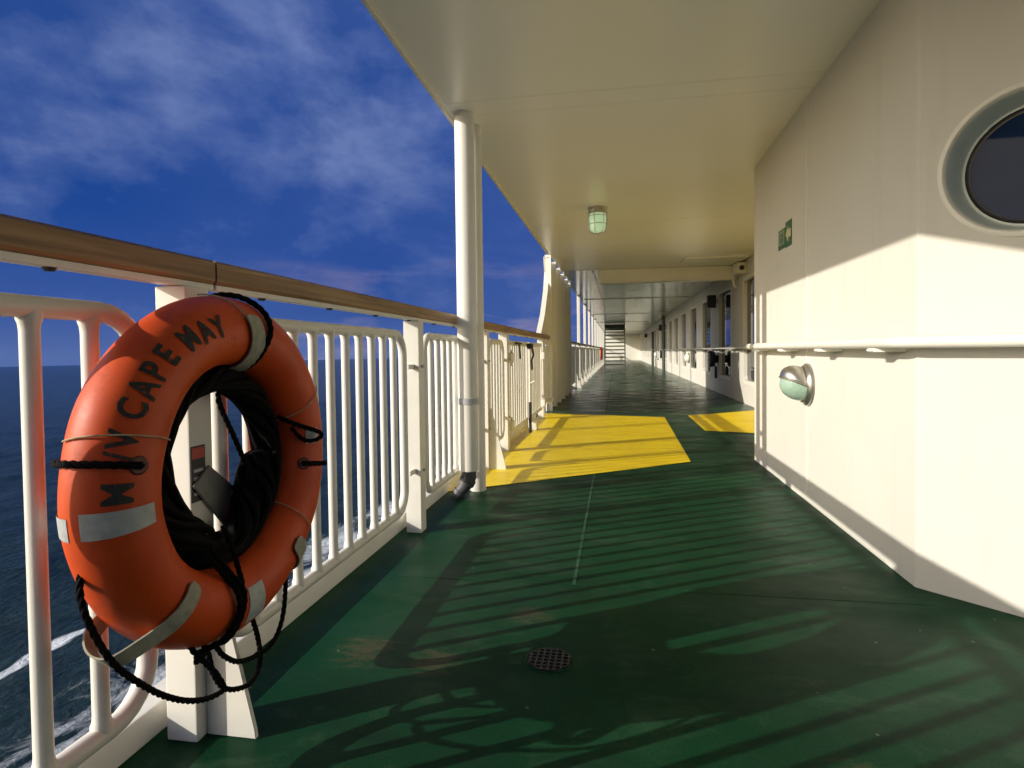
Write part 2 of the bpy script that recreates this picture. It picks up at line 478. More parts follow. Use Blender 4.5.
# cross beam
b = MB(); b.box(-.31, 2.045, 10.9, 11.02, 2.11, ZC - .006, .006)
b.box(-.31, 2.045, 10.86, 11.06, 2.098, 2.108, .002)
tag(b.build('ceiling_beam', 'cream'), 'cream cross beam under the ceiling where the glossy panels begin', 'beam', kind='thing')

# ------------------------------------------------------------------ near cabin wall
cabin = empty('cabin_wall', (XN, 3.7, 0), 'white painted cabin wall with a corner, round porthole and seam strip', 'wall', kind='thing')
def cabin_sheet():
    b = MB()
    ca = [(2.04, 5.14), (1.115, 5.14)] + [(1.115 + .02 * math.cos(a), 5.12 + .02 * math.sin(a)) for a in (R(110), R(135), R(160), R(180))]
    # rounded knuckle between the two faces (45 degrees)
    r = .022; t0 = r * math.tan(R(22.5))
    cyc = 2.45 + t0
    ca += [(XN, cyc)]
    for i in range(1, 6):
        a = R(180 + 45 * i / 6); ca.append((XN + r + r * math.cos(a), cyc + r * math.sin(a)))
    s0 = t0
    d = .7071
    ca.append((XN + d * s0, 2.45 - d * s0))
    prev = None
    for (x, y) in ca:
        cur = [b.bm.verts.new((x, y, z)) for z in (0, ZC)]
        if prev: b.bm.faces.new((prev[0], cur[0], cur[1], prev[1]))
        prev = cur
    # second face with a round hole
    PS, PZ, PR = .312, 1.508, .232
    def P(s, z): return (XN + d * s, 2.45 - d * s, z)
    HS = .27
    def quad(s_a, s_b, z_a, z_b): b.bm.faces.new([b.bm.verts.new(P(*q)) for q in ((s_a, z_a), (s_b, z_a), (s_b, z_b), (s_a, z_b))])
    quad(s0, PS - HS, 0, ZC); quad(PS - HS, PS + HS, 0, PZ - HS); quad(PS - HS, PS + HS, PZ + HS, ZC); quad(PS + HS, 4.5, 0, ZC)
    ci, sq = [], []
    for k in range(64):
        a = 2 * PI * k / 64; cx_, sx_ = math.cos(a), math.sin(a); m_ = HS / max(abs(cx_), abs(sx_))
        ci.append(b.bm.verts.new(P(PS + PR * cx_, PZ + PR * sx_))); sq.append(b.bm.verts.new(P(PS + m_ * cx_, PZ + m_ * sx_)))
    for k in range(64):
        b.bm.faces.new((ci[k], ci[(k + 1) % 64], sq[(k + 1) % 64], sq[k]))
    bmesh.ops.remove_doubles(b.bm, verts=b.bm.verts[:], dist=1e-5)
    o = b.build('wall_plating', 'wall_paint', cabin, smooth=False)
    o.data.polygons.foreach_set('use_smooth', [p.area < .05 and len(p.vertices) == 4 and not (abs(abs(p.normal.x) - d) < .004) for p in o.data.polygons])
    # thickness, away from the corridor
    # porthole
    ctr = Vector(P(PS, PZ))
    mat = Matrix.Translation(ctr) @ Vector((-d, -d, 0)).to_track_quat('Z', 'Y').to_matrix().to_4x4()
    b = MB(); b.lathe([(PR + .018, -.001), (PR + .018, .004), (PR + .012, .008), (PR + .002, .008), (PR - .004, .002), (PR - .007, -.008)], 72, mat)
    b.build('porthole_rim', 'white', cabin)
    b = MB(); b.lathe([(PR - .006, -.004), (PR - .014, -.03), (PR - .022, -.075), (PR - .028, -.088), (PR - .036, -.092)], 72, mat)
    ph = b.build('porthole', 'porthole_paint', cabin)
    b = MB(); b.lathe([(PR - .035, -.091), (PR - .042, -.096), (PR - .050, -.097), (PR - .052, -.100)], 72, mat)
    g = b.build('gasket', 'gasket', ph); 
    b = MB(); b.lathe([(0, -.0985), (PR - .02, -.0985)], 72, mat)
    b.build('pane', 'porthole_glass', ph)
cabin_sheet()
b = MB(); b.box(XN - .004, XN + .004, 3.745, 3.765, .03, ZC, .002)
b.build('seam_strip', 'white', cabin)
b = MB(); b.box(1.0852, 1.095, 2.45, 5.1, .0, .03)
# ------------------------------------------------------------------ far deckhouse wall with windows
house = empty('deckhouse_wall', (XW, 25, 0), 'long white deckhouse wall with a row of tall dark windows', 'wall', kind='thing')
WZ0, WZ1, WW = .33, 2.07, 1.40
wins = [9.12 + 2.42 * i for i in range(19)]
wins = [w for w in wins if w + WW < YEND - .3]
b = MB()
b.box(XW, XW + .15, 5.14, YEND, 0, WZ0); b.box(XW, XW + .15, 5.14, YEND, WZ1, ZC - .004)
yy = 5.14
for w in wins: b.box(XW, XW + .15, yy, w, WZ0, WZ1); yy = w + WW
b.box(XW, XW + .15, yy, YEND, WZ0, WZ1)
bmesh.ops.remove_doubles(b.bm, verts=b.bm.verts[:], dist=1e-4)
b.build('wall_plating', 'wall_paint', house, smooth=False)
def rr_loop(y0, y1, z0, z1, r, n=5):
    return arc(y1 - r, z0 + r, r, -90, 0, n) + arc(y1 - r, z1 - r, r, 0, 90, n) + arc(y0 + r, z1 - r, r, 90, 180, n) + arc(y0 + r, z0 + r, r, 180, 270, n)
for w in wins:
    o_ = rr_loop(w - .01, w + WW + .01, WZ0 - .01, WZ1 + .01, .10); i_ = rr_loop(w + .055, w + WW - .055, WZ0 + .055, WZ1 - .055, .08)
    b = MB()
    def ring(pts, x): return [b.bm.verts.new((x, y, z)) for y, z in pts]
    A, B_, C_ = ring(o_, XW - .004), ring([(y, z) for y, z in i_], XW - .004), ring(i_, XW + .06)
    O2 = ring(o_, XW + .02)
    n = len(A)
    for k in range(n):
        for P_, Q_ in ((O2, A), (A, B_), (B_, C_)):
            b.bm.faces.new((P_[k], P_[(k + 1) % n], Q_[(k + 1) % n], Q_[k]))
    f = b.build('window', 'white', house)
    b = MB(); b.box(XW + .055, XW + .063, w + .02, w + WW - .02, WZ0 + .02, WZ1 - .02)
    b.build('pane', 'glass', f, smooth=False)
# end wall
b = MB(); b.box(-1.13, 6, YEND, YEND + .2, 0.001, ZC - .006)
tag(b.build('end_wall', 'white', smooth=False), 'white bulkhead closing the far end of the side deck', 'wall', kind='thing')

# ------------------------------------------------------------------ railing
XR = -.998
def post(y, gusset, label, z1=1.0605, plate=False, w=.08, dupname='railing_post'):
    p = empty(dupname, (XR + .01, y, 0), label, 'post', 'white railing posts')
    b = MB(); b.box(-1.045, -.966, y, y + w, .0005, z1, .005)
    b.build('post_body', 'rail_paint', p)
    for z in (.30, .82):
        for ya, yb in ((y - .075, y + .002), (y + w - .002, y + w + .075)):
            b = MB(); b.box(XR - .006, XR + .006, ya, yb, z, z + .024, .002); b.build('lug', 'rail_paint', p)
        b = MB(); b.lathe([(0, .010), (.008, .010), (.009, .0), (.009, -.004)], 8, Matrix.Translation((-.964, y + w / 2, z + .012)) @ Matrix.Rotation(R(90), 4, 'Y'))
        b.build('bolt', 'steel', p)
    if gusset:
        b = MB(); b.prism([(-.9655, .0005), (-.838, .0005), (-.842, .02), (-.948, .47), (-.9655, .47)], 1, y + w * .5 - .006, y + w * .5 + .006, .002)
        b.build('gusset', 'rail_paint', p)
    return p
post1 = post(1.22, True, 'white railing post with triangular gusset behind the orange life ring')
post2 = post(2.845, False, 'plain white railing post between the life ring and the column')
post3 = post(4.44, True, 'white railing post with gusset standing behind the tall column')
post4 = post(5.27, False, 'white railing post carrying the hinges of the gate', w=.1)
post5 = post(7.92, False, 'white railing post at the bulwark end of the gate')
# fittings of the post behind the ring: sticker and bracket plate
b = MB(); b.box(-.9658, -.9642, 1.222, 1.270, .56, .69); st = b.build('sticker', 'black_iron', post1, smooth=False)
b = MB(); b.box(-.9641, -.9637, 1.225, 1.267, .66, .686); b.build('sticker_stripe', 'red', st, smooth=False)
b = MB()
for k in range(4): b.box(-.9641, -.9637, 1.230, 1.262, .575 + .018 * k, .582 + .018 * k)
b.build('sticker_text', 'tape', st, smooth=False)
b = MB(); b.prism([(1.22, .60), (1.275, .64), (1.53, .44), (1.50, .385), (1.42, .37)], 0, -.9632, -.9572, .002)
br = b.build('bracket_plate', 'grey_plate', post1)
for (y, z) in ((1.36, .55), (1.45, .46), (1.50, .42)):
    b = MB(); b.lathe([(0, .004), (.008, .003), (.009, 0)], 10, Matrix.Translation((-.9572, y, z)) @ Matrix.Rotation(R(90), 4, 'Y'))
    b.build('rivet', 'twine', br)

def panel(y0, y1, label, nb, z0=.160, z1=.988, seg=14, rb=.0155, rf=.020, cat='railing panel', group='white railing panels', name='railing_section', cr=.10):
    p = empty(name, (XR, (y0 + y1) / 2, 0), label, cat, group)
    loop = [(XR, y, z) for y, z in rr_loop(y0, y1, z0, z1, cr, 6)]
    b = MB(); b.tube(loop, rf, seg, True); b.build('frame', 'rail_paint', p)
    # foot lugs to the kerb
    for k in range(1, nb + 1):
        y = y0 + (y1 - y0) * k / (nb + 1)
        zt, zb = z1 - rf * .3, z0 + rf * .3
        b = MB(); b.tube([(XR, y, zb + e_) for e_ in (0, .016, .024, .036)] + [(XR, y, zt - e_) for e_ in (.036, .024, .016, 0)], [rb * q_ for q_ in (1.3, 1.25, 1.08, 1, 1, 1.08, 1.25, 1.3)], seg); b.build('bar', 'rail_paint', p)
    return p
panel(-.32, 1.117, 'white barred railing panel left of the life ring, nearest the camera', 11)
panel(1.37, 2.703, 'white barred railing panel right of the life ring', 10)
panel(3.01, 4.36, 'white barred railing panel between the plain post and the column', 10)
panel(4.60, 5.19, 'narrow white railing panel just beyond the drain pipe column', 4)
# outside the frame behind the camera, kept for their shadow on the deck
post(-.45, True, 'white railing post with gusset behind the camera'); post(-2.1, False, 'plain white railing post behind the camera')
panel(-1.94, -.52, 'white barred railing panel behind the camera', 11)
panel(-3.6, -2.18, 'white barred railing panel farthest behind the camera', 11)
# the gate: two leaves
def leaf(y0, y1, label, bolt):
    g = empty('boarding_gate', (XR, (y0 + y1) / 2, 0), label, 'gate', 'leaves of the boarding gate')
    b = MB()
    for z in (.15, .985): b.box(XR - .02, XR + .02, y0, y1, z - .02, z + .02, .006)
    for y in (y0 + .02, y1 - .02): b.box(XR - .019, XR + .019, y - .02, y + .02, .172, .963, .006)
    b.build('frame', 'rail_paint', g)
    n = 9
    for k in range(1, n):
        y = y0 + .02 + (y1 - y0 - .04) * k / n
        b = MB(); b.tube([(XR, y, .165), (XR, y, .972)], .0155, 12); b.build('bar', 'rail_paint', g)
    for z in (.18, .80):
        yh = y0 if bolt else y1
        b = MB(); b.box(XR + .021, XR + .06, yh - .06, yh + .06, z, z + .09, .006); b.tube([(XR + .045, yh, z - .03), (XR + .045, yh, z + .12)], .014, 10)
        b.build('hinge', 'rail_paint', g)
    if bolt:
        ye = y1 - .03
        b = MB(); b.tube([(XR + .045, ye, .02), (XR + .045, ye, 1.0)], .011, 10); b.tube([(XR + .045, ye, .55), (XR + .10, ye, .57)], .010, 8)
        cb = b.build('drop_bolt', 'rail_paint', g)
        b = MB(); b.tube([(XR + .045, ye, .0), (XR + .045, ye, .34)], .017, 10); b.build('bolt_sleeve', 'black_iron', cb)
        b = MB(); b.box(XR + .022, XR + .075, ye - .05, ye + .09, .93, .99, .004); b.tube([(XR + .07, ye, .96), (XR + .085, ye + .03, .86), (XR + .07, ye - .04, .80), (XR + .075, ye - .02, .70)], .012, 8)
        b.build('latch', 'black_iron', g)
        b = MB(); b.tube([(XR + .05, y0 + .25, .98), (XR + .05, y0 + .55, .98)], .012, 8); b.tube([(XR + .05, y0 + .42, .97), (XR + .06, y0 + .43, .83)], .009, 8)
        b.build('slide_bolt', 'black_iron', g)
    return g
leaf(5.40, 6.60, 'near white gate leaf with black latch and drop bolt', True)
leaf(6.66, 7.88, 'far white gate leaf next to the cream bulwark', False)
tag(MB().box(-1.0, -.90, 6.72, 6.84, .0045, .13, .015).build('gate_stop', 'rail_paint'), 'small white box on the yellow deck at the gate', 'gate stop')

# teak handrail in lengths
def teak(y0, y1, label, strip_end=0):
    h = empty('teak_handrail', (-1.035, (y0 + y1) / 2, 1.1), label, 'handrail', 'lengths of teak handrail')
    prof = [(-1.088, 1.086), (-1.080, 1.075), (-.988, 1.075), (-.980, 1.084), (-.980, 1.128), (-.986, 1.135), (-1.0, 1.138), (-1.068, 1.138), (-1.082, 1.134), (-1.088, 1.126)]
    b = MB(); b.prism(prof, 1, y0, y1, .0); b.build('rail', 'teak', h)
    b = MB(); b.box(-1.018, -.984, y0 + .002, y1 - .002, 1.061, 1.0748, .002); s = b.build('rail_strip', 'rail_paint', h)
    y = y0 + .22
    while y < y1 - .1:
        b = MB(); b.lathe([(0, -.006), (.009, -.006), (.012, 0)], 10, Matrix.Translation((-1.0, y, 1.0605))); b.build('screw', 'black_iron', s); y += .41
    return h
teak(-3.4, 1.345, 'nearest length of teak handrail, running above the life ring')
teak(1.352, 5.25, 'middle length of teak handrail, passing behind the column')
teak(5.257, 8.9, 'last length of teak handrail, above the gate')

# columns near
XP, YP = -.907, 3.59
pipe = empty('drain_pipe', (XP, YP, 0), 'fat white drain pipe with steel clamp and grey elbow at its foot', 'pipe')
b = MB(); b.lathe([(.058, .17), (.060, .175), (.060, ZC - .001)], 28, Matrix.Translation((XP, YP, 0))); b.build('pipe_body', 'white', pipe)
b = MB(); b.lathe([(.061, .58), (.0635, .582), (.0635, .618), (.061, .62)], 28, Matrix.Translation((XP, YP, 0))); b.build('clamp', 'tape', pipe)
b = MB()
b.tube([(XP, YP, .19), (XP, YP, .13), (XP - .010, YP, .10), (XP - .035, YP, .065), (XP - .065, YP - .004, .028), (XP - .078, YP - .005, .003)], [.046, .046, .046, .040, .036, .036], 18)
b.tube([(XP - .003, YP, .118), (XP - .020, YP, .088)], .051, 18)
b.tube([(XP - .055, YP - .003, .042), (XP - .066, YP - .004, .026)], .043, 18)
b.build('elbow', 'grey_pvc', pipe)
colm = empty('support_column', (-.903, 3.80, 0), 'white steel column right behind the drain pipe, deck to ceiling', 'column')
b = MB(); b.lathe([(.056, .0005), (.056, .012), (.054, .016), (.054, ZC - .001)], 28, Matrix.Translation((-.903, 3.80, 0))); b.build('column_shaft', 'white', colm)
b = MB(); b.box(-.93, -.91, 3.65, 3.745, 1.2, 1.23, .003); b.box(-.93, -.91, 3.65, 3.745, .585, .615, .003); b.build('bracket', 'white', colm)

# bulwark screen
bw = empty('bulwark_screen', (-1.03, 11, 0), 'tall cream bulwark screen with vertical ribs beyond the gate', 'bulwark')
out = [(8.02, .0005), (8.02, .30), (8.95, .30)] 
prof = [(8.95, .0005), (12.95, .0005), (12.95, ZC - .002), (9.0, ZC - .002), (9.12, 2.1), (8.95, 1.80), (8.55, 1.42), (8.10, 1.14), (8.05, 1.0), (8.95, 1.0)]
b = MB(); b.prism(prof, 0, -1.06, -1.045, .0); b.build('screen_plate', 'cream', bw)
fl = [(9.0, ZC - .03), (9.11, 2.1), (8.94, 1.80), (8.54, 1.42), (8.09, 1.14)]
b = MB()
path = [Vector((-1.045, y, z)) for y, z in fl]
nn = []
for i in range(len(path)):
    a = path[max(0, i - 1)]; c = path[min(len(path) - 1, i + 1)]; d = (c - a).normalized(); nn.append(Vector((0, d.z, -d.y)))
b.ribbon(path, [Vector((.035, 0, 0))] * len(path), nn, .012); b.build('flange', 'white', bw)
for y in (9.0, 9.75, 10.5, 11.3, 12.1, 12.85):
    b = MB(); b.box(-1.044, -.965, y, y + .035, .0005, ZC - .004, .004); b.build('rib', 'cream', bw)
b = MB(); b.box(-1.044, -.93, 8.3, 8.94, .17, .20, .004); b.box(-1.04, -1.0, 8.3, 8.34, .001, .168, .004); b.box(-1.044, -1.0, 8.1, 8.94, .202, .98, .004); b.build('foot_shelf', 'cream', bw)

# far columns and railing
fc = None
YC0, DYC = 15.9, 3.05
for i in range(12):
    y = YC0 + DYC * i
    lab = '%s white column along the railing beyond the cream bulwark screen' % ORD[i]
    if fc is None:
        fc = empty('support_column', (-1.0, y, 0), lab, 'column', 'white columns along the far railing')
        b = MB(); b.box(-1.03, -.945, y - .06, y + .06, .012, ZC - .004, .02); b.build('column_shaft', 'white', fc)
        b = MB(); b.box(-1.06, -.90, y - .075, y + .075, .0005, .011, .002); b.build('base_plate', 'rail_paint', fc)
    else:
        c = copy_thing(fc, (0, DYC * i, 0), lab)
fp = None
k = 0
for i in range(27):
    y0 = 13.06 + 1.525 * i
    if y0 + 1.4 > YEND: break
    lab = '%s white railing panel beyond the cream bulwark screen' % ORD[i]
    plab = '%s white railing post with sloping foot beyond the cream bulwark screen' % ORD[i]
    if fp is None:
        fp = panel(y0, y0 + 1.40, lab, 9, seg=6, group='white railing panels of the far deck')
        fpost = empty('railing_post', (XR, y0 + 1.44, 0), plab, 'post', 'white railing posts of the far deck')
        yb = y0 + 1.44
        b = MB(); b.box(-1.07, -.99, yb, yb + .05, .0005, 1.066, .004); b.build('post_body', 'rail_paint', fpost)
        b = MB(); b.prism([(-.989, .0005), (-.85, .0005), (-.855, .02), (-.975, .40), (-.989, .40)], 1, yb + .02, yb + .032); b.build('gusset', 'rail_paint', fpost)
    else:
        copy_thing(fp, (0, 1.525 * i, 0), lab); copy_thing(fpost, (0, 1.525 * i, 0), plab)
fh = empty('teak_handrail', (-1.035, 34, 1.1), 'long dark teak handrail beyond the cream bulwark screen', 'handrail')
b = MB(); b.box(-1.08, -.985, 12.96, YEND - .01, 1.068, 1.12, .01); b.build('rail', 'teak', fh)

# ------------------------------------------------------------------ wall handrails
def curve_pts(ps, n=6):
    ps = [Vector(p) for p in ps]; outp = [ps[0]]
    for i in range(1, len(ps) - 1):
        a, p, c = ps[i - 1], ps[i], ps[i + 1]
        r = min(.06, (a - p).length * .45, (c - p).length * .45)
        A = p + (a - p).normalized() * r; C = p + (c - p).normalized() * r
        for k in range(n + 1):
            t = k / n; outp.append(A * (1 - t) ** 2 + p * 2 * t * (1 - t) + C * t * t)
    return outp + [ps[-1]]
ZH = .918; XH = XN - .085
wr = empty('wall_handrail', (XH, 3.7, ZH), 'thick white pipe handrail on the near cabin wall', 'handrail')
d = .7071; off = .085
cx = XN - off; cy = 2.45 - off * math.tan(R(22.5))
b = MB(); b.tube(curve_pts([(XN + .02, 4.98, ZH), (cx, 4.98, ZH), (cx, cy, ZH), (cx + d * 3.5, cy - d * 3.5, ZH)], 8), .022, 16); b.build('rail_tube', 'white', wr)
def bracket(px, py, nx, ny, par, z=ZH):
    n = Vector((nx, ny, 0)); tdir = Vector((-ny, nx, 0)); w = Vector((px, py, 0))
    L = off + .012
    pts = [w - tdir * .10, w + tdir * .10, w + tdir * .085 + n * .02, w + tdir * .035 + n * L, w - tdir * .035 + n * L, w - tdir * .085 + n * .02]
    b = MB(); A = [b.bm.verts.new(p + Vector((0, 0, z - .036))) for p in pts]; B = [b.bm.verts.new(p + Vector((0, 0, z - .022))) for p in pts]
    m = len(pts); b.bm.faces.new(A); b.bm.faces.new(B[::-1])
    for k in range(m): b.bm.faces.new((A[k], B[k], B[(k + 1) % m], A[(k + 1) % m]))
    bmesh.ops.bevel(b.bm, geom=b.bm.edges[:], offset=.004, segments=2, affect='EDGES')
    return b.build('bracket', 'white', par)
for y in (4.72, 4.0, 3.28, 2.62): bracket(XN, y, -1, 0, wr)
for s_ in (.62, 1.5): bracket(XN + d * s_, 2.45 - d * s_, -d, -d, wr)
wf = empty('wall_handrail', (XW - .08, 30, ZH), 'thin white handrail along the far deckhouse windows', 'handrail')
b = MB(); b.tube([(XW - .08, 5.4, ZH), (XW - .08, YEND - .4, ZH)], .019, 10); b.build('rail_tube', 'white', wf)
for i in range(20): bracket(XW, 8.8 + 2.42 * i, -1, 0, wf)

# ------------------------------------------------------------------ lamps, signs, fittings
# ceiling lantern
LX, LY = -.185, 6.2
cl = empty('ceiling_lamp', (LX, LY, ZC), 'glass bulkhead lamp with wire guard hanging from the ceiling', 'lamp')
T = Matrix.Translation((LX, LY, ZC))
b = MB(); b.lathe([(0, -.001), (.10, -.001), (.10, -.012), (.088, -.02), (.088, -.055), (.082, -.06), (0, -.06)], 28, T); b.build('lamp_base', 'steel', cl)
b = MB(); b.lathe([(.078, -.06), (.084, -.075), (.083, -.14), (.077, -.205), (.066, -.232), (.045, -.244), (0, -.246)], 28, T); b.build('lamp_globe', 'lamp_glass', cl)
b = MB()
for k in range(6):
    a = k * PI / 3 + .2
    pts = [(LX + r_ * math.cos(a), LY + r_ * math.sin(a), ZC + z) for r_, z in ((.094, -.03), (.096, -.09), (.094, -.15), (.088, -.21), (.070, -.247), (.0, -.260))]
    b.tube(pts, .0035, 6)
for z, r_ in ((-.085, .094), (-.165, .088)):
    b.tube([(LX + r_ * math.cos(2 * PI * k / 28), LY + r_ * math.sin(2 * PI * k / 28), ZC + z) for k in range(28)], .0035, 6, True)
b.build('wire_guard', 'steel', cl)
# wall bulkhead lamp
BY, BZ = 3.73, .69
q = Matrix.Translation((XN, BY, BZ)) @ Matrix.Rotation(R(-90), 4, 'Y')     # local z -> -x
wl = empty('wall_lamp', (XN, BY, BZ), 'round metal hooded bulkhead lamp low on the cabin wall', 'lamp')
b = MB(); b.lathe([(.118, -.001), (.124, .006), (.122, .016), (.112, .022), (.106, .036), (.0, .036)], 40, q); b.build('lamp_base', 'steel', wl)
b = MB(); b.lathe([(.097 * math.cos(R(a)), .034 + .122 * math.sin(R(a))) for a in range(0, 91, 9)], 32, q); b.build('lamp_globe', 'wall_lamp_glass', wl)
def tilt(p, a=R(22)):
    dx, dz = p[0] - (XN - .036), p[2] - BZ
    return (XN - .036 + dx * math.cos(a) + dz * math.sin(a) * .0, p[1], BZ + dz - dx * math.sin(a))
# hood: upper half shell
b = MB()
RR = .102; ns, nr = 20, 10
for th_, rev in ((0., False), (.004, True)):
    pass
grid = []
for i in range(nr + 1):
    a = R(90 * i / nr); row = []
    for k in range(ns + 1):
        u = PI * k / ns                                             # half turn, upper side
        r_ = RR * math.cos(a); h = .034 + .128 * math.sin(a)
        row.append(b.bm.verts.new(tilt((XN - h, BY + r_ * math.cos(u), BZ - .004 + r_ * math.sin(u)))))
    grid.append(row)
for i in range(nr):
    for k in range(ns):
        b.bm.faces.new((grid[i][k], grid[i][k + 1], grid[i + 1][k + 1], grid[i + 1][k]))
bmesh.ops.remove_doubles(b.bm, verts=b.bm.verts[:], dist=1e-5)
ho = b.build('lamp_hood', 'steel', wl)
mm = ho.modifiers.new('t', 'SOLIDIFY'); mm.thickness = .005; mm.offset = 0
b = MB(); b.tube([tilt((XN - .034 - .131 * math.sin(R(a)), BY + .106 * math.cos(R(a)), BZ - .004)) for a in range(0, 181, 9)], .005, 8); b.build('hood_edge', 'steel', wl)

# muster signs
def sign(y0, y1, z0, z1, label):
    s = empty('safety_sign', (XN, (y0 + y1) / 2, z0), label, 'sign', 'green safety signs on the cabin wall')
    b = MB(); b.box(XN - .004, XN - .0005, y0, y1, z0, z1); b.build('sign_plate', 'green_sign', s, smooth=False); return s
s1 = sign(4.205, 4.375, 1.565, 1.695, 'lower green safety sign with pale figure panel on the cabin wall')
xf = XN - .0062
def flat(pts, name, mat, par, x=xf):
    b = MB(); b.prism(pts, 0, x, XN - .0042); return b.build(name, mat, par, smooth=False)
flat([(4.222, 1.592), (4.358, 1.592), (4.358, 1.682), (4.222, 1.682)], 'pictogram_panel', 'sign_pale', s1)
b = MB()
b.prism([(4.315, 1.60), (4.335, 1.60), (4.335, 1.672), (4.315, 1.672)], 0, XN - .0072, XN - .0063)
b.prism([(4.245, 1.60), (4.265, 1.60), (4.265, 1.672), (4.245, 1.672)], 0, XN - .0072, XN - .0063)
b.prism([(4.285 + .014 * math.cos(R(a)), 1.655 + .012 * math.sin(R(a))) for a in range(0, 360, 30)], 0, XN - .0072, XN - .0063)
b.prism([(4.275, 1.60), (4.300, 1.60), (4.300, 1.638), (4.275, 1.638)], 0, XN - .0072, XN - .0063)
b.build('pictogram', 'green_sign', s1, smooth=False)
s2 = sign(4.065, 4.20, 1.558, 1.722, 'upper green safety sign with pale arrow on the cabin wall')
flat([(4.19, 1.64), (4.135, 1.69), (4.135, 1.665), (4.075, 1.665), (4.075, 1.615), (4.135, 1.615), (4.135, 1.59)], 'arrow', 'sign_white', s2)

# valve cluster and hatch frame near the beam on the far wall
vc = empty('valve_box', (XW, 10.4, 2.2), 'white junction box with pipe where the beam meets the wall', 'junction box')
b = MB(); b.box(XW - .16, XW - .001, 10.2, 10.6, 2.12, 2.30, .02); b.build('box_body', 'white', vc)
b = MB(); b.lathe([(0, .03), (.035, .03), (.04, .0)], 16, Matrix.Translation((XW - .08, 10.199, 2.21)) @ Matrix.Rotation(R(90), 4, 'X')); b.build('cable_gland', 'black_iron', vc)
b = MB(); b.tube(curve_pts([(XW - .09, 10.6, 2.2), (XW - .09, 10.84, 2.2), (XW - .09, 10.85, 2.02), (XW - .05, 10.85, 1.95)]), .02, 10); b.build('conduit', 'white', vc)
hf = empty('ceiling_hatch', (1.2, 10.1, ZC), 'shallow cream hatch frame on the ceiling before the beam', 'hatch')
b = MB(); b.box(1.05, 2.0, 9.75, 10.6, ZC - .03, ZC - .001, .006); b.build('hatch_cover', 'cream', hf)
# black loudspeakers and round alarm bells on the wall between windows
for i, y in enumerate((12.98, 27.5, 41.7)):
    w_ = ('nearest', 'middle', 'farthest')[i]
    s = empty('wall_speaker', (XW - .1, y, 1.85), '%s black loudspeaker box high between the deckhouse windows' % w_, 'loudspeaker', 'black loudspeakers on the deckhouse wall')
    b = MB(); b.box(XW - .22, XW - .05, y - .05, y + .10, 1.76, 2.02, .012); b.build('speaker_box', 'black_iron', s)
    b = MB(); b.box(XW - .05, XW - .001, y - .01, y + .06, 1.84, 1.94, .004); b.build('mount', 'steel', s)
for i, y in enumerate((12.98, 27.5)):
    w_ = ('nearer', 'farther')[i]
    s = empty('door_holder', (XW - .1, y, .7), '%s round black bell below the handrail between windows' % w_, 'bell', 'round black bells on the deckhouse wall')
    q = Matrix.Translation((XW - .06, y, .70)) @ Matrix.Rotation(R(-90), 4, 'Y')
    b = MB(); b.lathe([(0, -.06), (.08, -.059), (.08, .0), (.15, .02), (.165, .05), (.165, .10), (.15, .125), (.0, .13)], 24, q); b.build('bell_body', 'black_iron', s)
    b = MB(); b.box(XW - .08, XW - .03, y - .03, y + .03, .30, .55, .008); b.build('conduit_box', 'black_iron', s)
for i, y in enumerate((18.05, 32.6)):
    w_ = ('nearer', 'farther')[i]
    s = empty('wall_lamp', (XW, y, .66), '%s white round lamp under the handrail by the windows' % w_, 'lamp', 'round lamps under the far handrail')
    q = Matrix.Translation((XW, y, .66)) @ Matrix.Rotation(R(-90), 4, 'Y')
    b = MB(); b.lathe([(.15, -.001), (.155, .01), (.15, .03), (.13, .04)], 24, q); b.build('lamp_base', 'steel', s)
    b = MB(); b.lathe([(.13, .038), (.125, .08), (.09, .12), (.04, .14), (0, .143)], 24, q); b.build('lamp_globe', 'white', s)
rp = empty('riser_pipe', (XW - .12, 26.2, 0), 'dark vertical riser pipe on the deckhouse wall halfway along', 'pipe')
b = MB(); b.tube([(XW - .12, 26.2, .001), (XW - .12, 26.2, ZC - .01)], .07, 12); b.build('pipe_body', 'stair_dark', rp)
b = MB(); b.box(XW - .12, XW - .002, 26.16, 26.24, .5, .56, .004); b.box(XW - .12, XW - .002, 26.16, 26.24, 1.7, 1.76, .004); b.build('bracket', 'white', rp)
# dark door far along
fd = empty('doorway', (XW, 35.3, 0), 'narrow dark door far down the deckhouse wall', 'door', kind='thing')
b = MB(); b.box(XW - .10, XW - .002, 34.95, 35.85, .02, 1.95, .01); b.build('door_leaf', 'stair_dark', fd)
b = MB(); b.tube([(XW - .13, 35.05, .85), (XW - .13, 35.05, 1.1)], .015, 8); b.box(XW - .13, XW - .1, 35.03, 35.07, .96, .99); b.build('handle', 'steel', fd)

# deck drain
dr = empty('deck_drain', (-.2, 1.715, 0), 'round black drain grate in the green deck', 'drain')
b = MB(); b.lathe([(.074, .0005), (.072, .0022), (.066, .0028), (.064, .001)], 36, Matrix.Translation((-.2, 1.715, 0))); b.build('rim', 'deck', dr)
b = MB(); b.lathe([(0, .0012), (.0645, .0012)], 36, Matrix.Translation((-.2, 1.715, 0))); b.build('well', 'gasket', dr)
b = MB()
for i in range(-3, 4):
    y = .0185 * i; h = math.sqrt(max(0, .064 ** 2 - y * y))
    b.box(-.2 - h, -.2 + h, 1.715 + y - .0028, 1.715 + y + .0028, .002, .0055)
    b.box(-.2 + y - .0028, -.2 + y + .0028, 1.715 - h, 1.715 + h, .0021, .0052)
b.build('grate', 'black_iron', dr, smooth=False)

